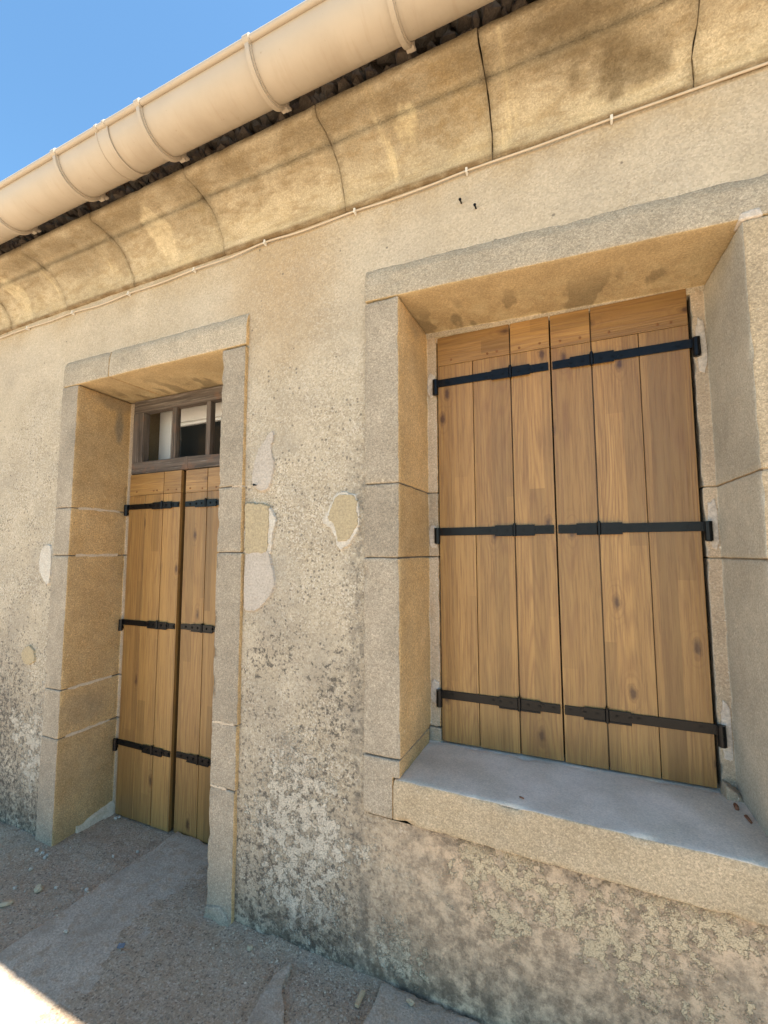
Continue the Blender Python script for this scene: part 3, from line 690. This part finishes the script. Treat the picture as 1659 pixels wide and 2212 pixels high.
leaf('door_shutter', 'left oak leaf of the door under the old transom', (-2.368, -1.966), [(-2.368, -2.097, [-2.237]), (-2.097, -1.966, [])], DS-.012, .006, 1.832, 1.712, DZ, -2.378, -1.966, .92)
leaf('door_shutter', 'right oak leaf of the door, half hidden behind the stone jamb', (-1.952, -1.552), [(-1.796, -1.552, [-1.665]), (-1.952, -1.796, [])], DS+.003, .002, 1.832, 1.71, DZ, -1.545, -1.952, .92)
# hinge pins fixed in the stone
for x, Y, hz in ((-.551, WS, WZ), (.347, WS, WZ), (-2.378, DS-.012, DZ), (-1.545, DS, DZ)):
    for z in hz:
        bm = bmesh.new(); add_cyl(bm, (x, Y-.008, z-.031), 'Z', .0118, .030, 16); add_cyl(bm, (x, Y-.008, z-.047), 'Z', .008, .003, 16)
        s = 1 if x in (.347, -1.545) else -1
        add_cyl(bm, (x+s*.004, Y+.01, z-.034), 'Y', .006, .04, 10)
        mesh_from('hinge_pin', bm, 'black_iron', house, False)
# ---- transom over the door
tr = box('transom_window', 'wood_old_h', house, -2.372, -1.50, DS-.004, DS+.040, 2.190, 2.262, bev=.003)
tr['label'] = 'old grey weathered wooden transom with small panes above the door'
bm = prism([(-2.372, 1.836), (-1.50, 1.836), (-1.50, 1.892), (-1.93, 1.905), (-2.372, 1.905)], 'Y', DS-.006, DS+.042)
bmesh.ops.bevel(bm, geom=bm.edges[:], offset=.003, segments=2, affect='EDGES'); mesh_from('bottom_rail', bm, 'wood_old_h', tr)
box('stile', 'wood_old_v', tr, -2.372, -2.292, DS-.005, DS+.041, 1.905, 2.190, bev=.003)
box('stile', 'wood_old_v', tr, -1.56, -1.50, DS-.005, DS+.041, 1.893, 2.190, bev=.003)
for x in (-2.055, -1.803): box('glazing_bar', 'wood_old_v', tr, x-.016, x+.014, DS+.002, DS+.036, 1.90, 2.192, bev=.003)
box('tenon', 'wood_old_v', tr, -1.955, -1.932, DS-.008, DS, 1.838, 1.905, bev=.002)
# white inner window behind it
iw = box('inner_window', 'white_paint', house, -2.36, -2.262, .46, .53, .1, 2.245, bev=.004); iw['label'] = 'white painted inner window frame behind the transom'
box('head', 'white_paint', iw, -2.262, -1.45, .462, .528, 2.165, 2.245, bev=.004)
box('bead', 'white_paint', iw, -2.262, -2.246, .482, .528, .1, 2.165, bev=.003)
box('bead', 'white_paint', iw, -2.246, -1.45, .482, .528, 2.149, 2.165, bev=.003)
box('pane', 'glass', iw, -2.246, -1.45, .50, .506, .1, 2.149)

# ================================================================ CABLE
cab = [z1(-160, 1513), z1(0, 1460), z1(120, 1417), z1(215, 1388), z1(315, 1350), z1(440, 1315), z1(557, 1268), z1(700, 1220), z1(840, 1165), z1(1000, 1110), z1(1145, 1047), z1(1300, 1000), z1(1420, 955), z1(1533, 912), z2(0, 872), z2(180, 808), z2(357, 738), z2(650, 636), z2(983, 513), z2(1300, 400), z2(1659, 272), (1800, 85)]
cv = bpy.data.curves.new('c', 'CURVE'); cv.dimensions = '3D'; sp = cv.splines.new('BEZIER'); sp.bezier_points.add(len(cab)+1)
cp = [P(u, v, -.012) for u, v in cab]; cp = [Vector((-6, -.012, 2.68))]+cp+[Vector((4, -.012, 2.72))]
for b, p in zip(sp.bezier_points, cp): b.co = p; b.handle_left_type = b.handle_right_type = 'AUTO'
cv.bevel_depth = .0036; cv.bevel_resolution = 3; cv.resolution_u = 6
tmp = bpy.data.objects.new('t', cv); C.link(tmp); bpy.context.view_layer.update()
me = bpy.data.meshes.new_from_object(tmp.evaluated_get(bpy.context.evaluated_depsgraph_get())); bpy.data.objects.remove(tmp)
me.materials.clear()
for p in me.polygons: p.use_smooth = True
cable = link('electric_cable', me, 'cable_pvc'); cable['label'] = 'thin cream electric cable clipped along the foot of the cornice'; cable['category'] = 'cable'
for (u, v) in (z1(120, 1417), z1(315, 1350), z1(557, 1268), z1(840, 1165), z1(1145, 1047), z1(1533, 912), z2(357, 738), z2(983, 513)):
    p = P(u, v, -.012); bm = bmesh.new(); add_box(bm, p.x-.004, p.x+.004, -.0185, -.003, p.z-.0065, p.z+.009, .0015); add_cyl(bm, (p.x, -.013, p.z-.009), 'Y', .003, .02, 8)
    mesh_from('cable_clip', bm, 'clip_white', cable)

# ================================================================ SMALL THINGS
def stone_bit(name, label, cat, p, s, mat, seed, group=None, rz=0):
    bm = bmesh.new(); bmesh.ops.create_icosphere(bm, subdivisions=2, radius=1); o_ = Vector((seed*2.3, seed, 0))
    for v in bm.verts:
        d = 1+.38*mnoise.noise(v.co*1.3+o_)+.12*mnoise.noise(v.co*4+o_); v.co = Vector((v.co.x*s[0]*d, v.co.y*s[1]*d, v.co.z*s[2]*d))
    zmin = min(v.co.z for v in bm.verts)
    for v in bm.verts: v.co.z -= zmin
    o = mesh_from(name, bm, mat); o.location = p; o.rotation_euler.z = rz
    o['label'] = label; o['category'] = cat
    if group: o['group'] = group
    return o
def on_ground(u, v):
    p = PZ(u, v, .006); p.z = max(gz(p.x, p.y), .014 if -1.915 < p.x < -1.40 and p.y > -1.2 else -1)-.002; return p
stone_bit('pebble', 'round tan pebble on the dirt left of the doorway slab', 'pebble', on_ground(*z7(165, 660)), (.020, .016, .012), 'pebble_tan', 1)
stone_bit('stone_chip', 'pointed tan stone chip lying on the dirt near the sunlit edge', 'stone chip', on_ground(*z7(27, 728)), (.028, .012, .009), 'pebble_tan', 2, rz=.9)
G = 'small pale stones lying on the dirt by the door'
for k, q in enumerate(((65, 650), (243, 650), (490, 515), (375, 660), (285, 855), (595, 490), (135, 570))):
    stone_bit('pebble', 'small pale stone lying on the dirt by the door', 'pebble', on_ground(*z7(*q)), (random.uniform(.006, .011), random.uniform(.006, .009), .006), 'pebble_grey', 10+k, G)
for k, q in enumerate(((160, 492), (185, 500), (205, 512), (195, 520), (500, 350), (515, 345))):
    stone_bit('pebble', 'crumb of mortar at the foot of the left door reveal', 'pebble', on_ground(*z7(*q)), (random.uniform(.006, .012), .008, .007), 'filler', 30+k, 'crumbs of mortar at the foot of the left door reveal')
stone_bit('pebble', 'small brown stone on the dirt in front of the right jamb foot', 'pebble', on_ground(*z7(1080, 910)), (.012, .010, .008), 'pebble_tan', 50)
stone_bit('pebble', 'tan pebble on the small slab against the wall', 'pebble', PZ(*z8(228, 1055), .03)-Vector((0, .014, .004)), (.014, .008, .006), 'pebble_tan', 51)
def stick(name, label, cat, a, b, r, mat):
    bm = bmesh.new(); d = (b-a); L = d.length
    bmesh.ops.create_cone(bm, cap_ends=True, segments=8, radius1=r, radius2=r*.85, depth=L); bmesh.ops.subdivide_edges(bm, edges=bm.edges[:], cuts=2)
    for v in bm.verts: v.co += mnoise.noise_vector(v.co*90+a*50)*r*.35
    o = mesh_from(name, bm, mat, None, True); o.location = (a+b)/2; o.rotation_euler = d.to_track_quat('Z', 'Y').to_euler(); o['label'] = label; o['category'] = cat
w1 = PZ(*z7(1570, 1100), .015); w2 = PZ(*z7(1540, 1165), .015)
bm = bmesh.new(); add_box(bm, -(w2-w1).length/2, (w2-w1).length/2, -.007, .007, -.004, .004, .001); slice_grid(bm, .008); roughen(bm, .0015, 3, 60)
o = mesh_from('wood_chip', bm, 'wood_chip'); o.location = (w1+w2)/2; o.rotation_euler = (.1, 0, math.atan2(w2.y-w1.y, w2.x-w1.x)); o['label'] = 'small sawn wood chip on the ground near the wall foot'; o['category'] = 'wood chip'
b1 = on_ground(*z7(522, 918)); bm = bmesh.new(); add_box(bm, -.012, .012, -.007, .007, -.0015, .0015); slice_grid(bm, .005); roughen(bm, .003, 9, 70)
o = mesh_from('plastic_scrap', bm, 'blue_scrap'); o.location = b1+Vector((0, 0, .005)); o.rotation_euler = (.2, .1, .5); o['label'] = 'tiny blue plastic scrap on the doorway slab'; o['category'] = 'scrap'
def on_sill(u, v): return PZ(u, v, .655)
stick('twig', 'short stubby rust brown twig on the window sill', 'twig', on_sill(*z8(1528, 284))+Vector((0, 0, .006)), on_sill(*z8(1536, 303))+Vector((0, 0, .006)), .006, 'twig')
stick('twig', 'long thin rust brown twig on the window sill', 'twig', on_sill(*z8(1570, 325))+Vector((0, 0, .004)), on_sill(*z8(1592, 352))+Vector((0, 0, .004)), .0042, 'twig')
stick('twig', 'tiny dark twig near the front edge of the sill', 'twig', on_sill(*z8(660, 246))+Vector((0, 0, .003)), on_sill(*z8(676, 253))+Vector((0, 0, .003)), .0026, 'twig')
# loose grit, thickest against the wall foot
bm = bmesh.new(); rg = random.Random(5)
verts, faces = [], []
tet = [(1, 1, 1), (1, -1, -1), (-1, 1, -1), (-1, -1, 1), (0, 0, 1.5), (0, 0, -1.5)]
octv = [(1, 0, 0), (0, 1, 0), (-1, 0, 0), (0, -1, 0), (0, 0, 1), (0, 0, -1)]
octf = [(0, 1, 4), (1, 2, 4), (2, 3, 4), (3, 0, 4), (1, 0, 5), (2, 1, 5), (3, 2, 5), (0, 3, 5)]
for i in range(5200):
    if i < 2600: x = rg.uniform(-1.30, .6); y = -abs(rg.gauss(0, .10))-.004
    elif i < 3300: x = rg.uniform(-2.6, -2.36) if rg.random() < .5 else rg.uniform(-1.98, -1.86); y = rg.uniform(-.3, .28)
    else: x = rg.uniform(-2.9, .4); y = rg.uniform(-.9, .1)
    if y > 0 and not (-2.38 < x < -1.41): continue
    r = min(.0075, .0011*math.exp(rg.gauss(.35, .55))+.0006)
    z = gz(x, y)
    if -1.915 < x < -1.37 and y > -1.3:
        if rg.random() < .75: continue
        z = max(z, .017-.048*(x+1.915))
    b0 = len(verts); a = rg.uniform(0, 6.28)
    for q in octv:
        k = r*rg.uniform(.7, 1.3); vx, vy = q[0]*k, q[1]*k
        verts.append((x+vx*math.cos(a)-vy*math.sin(a), y+vx*math.sin(a)+vy*math.cos(a), z+r*.35+q[2]*k*.7))
    faces += [tuple(b0+c for c in f) for f in octf]
bm.free(); me = bpy.data.meshes.new('gravel'); me.from_pydata(verts, [], faces); me.update()
o = link('gravel', me, ['grit']); o['kind'] = 'stuff'; o['label'] = 'loose grit and crumbs scattered over the ground'; o['category'] = 'gravel'
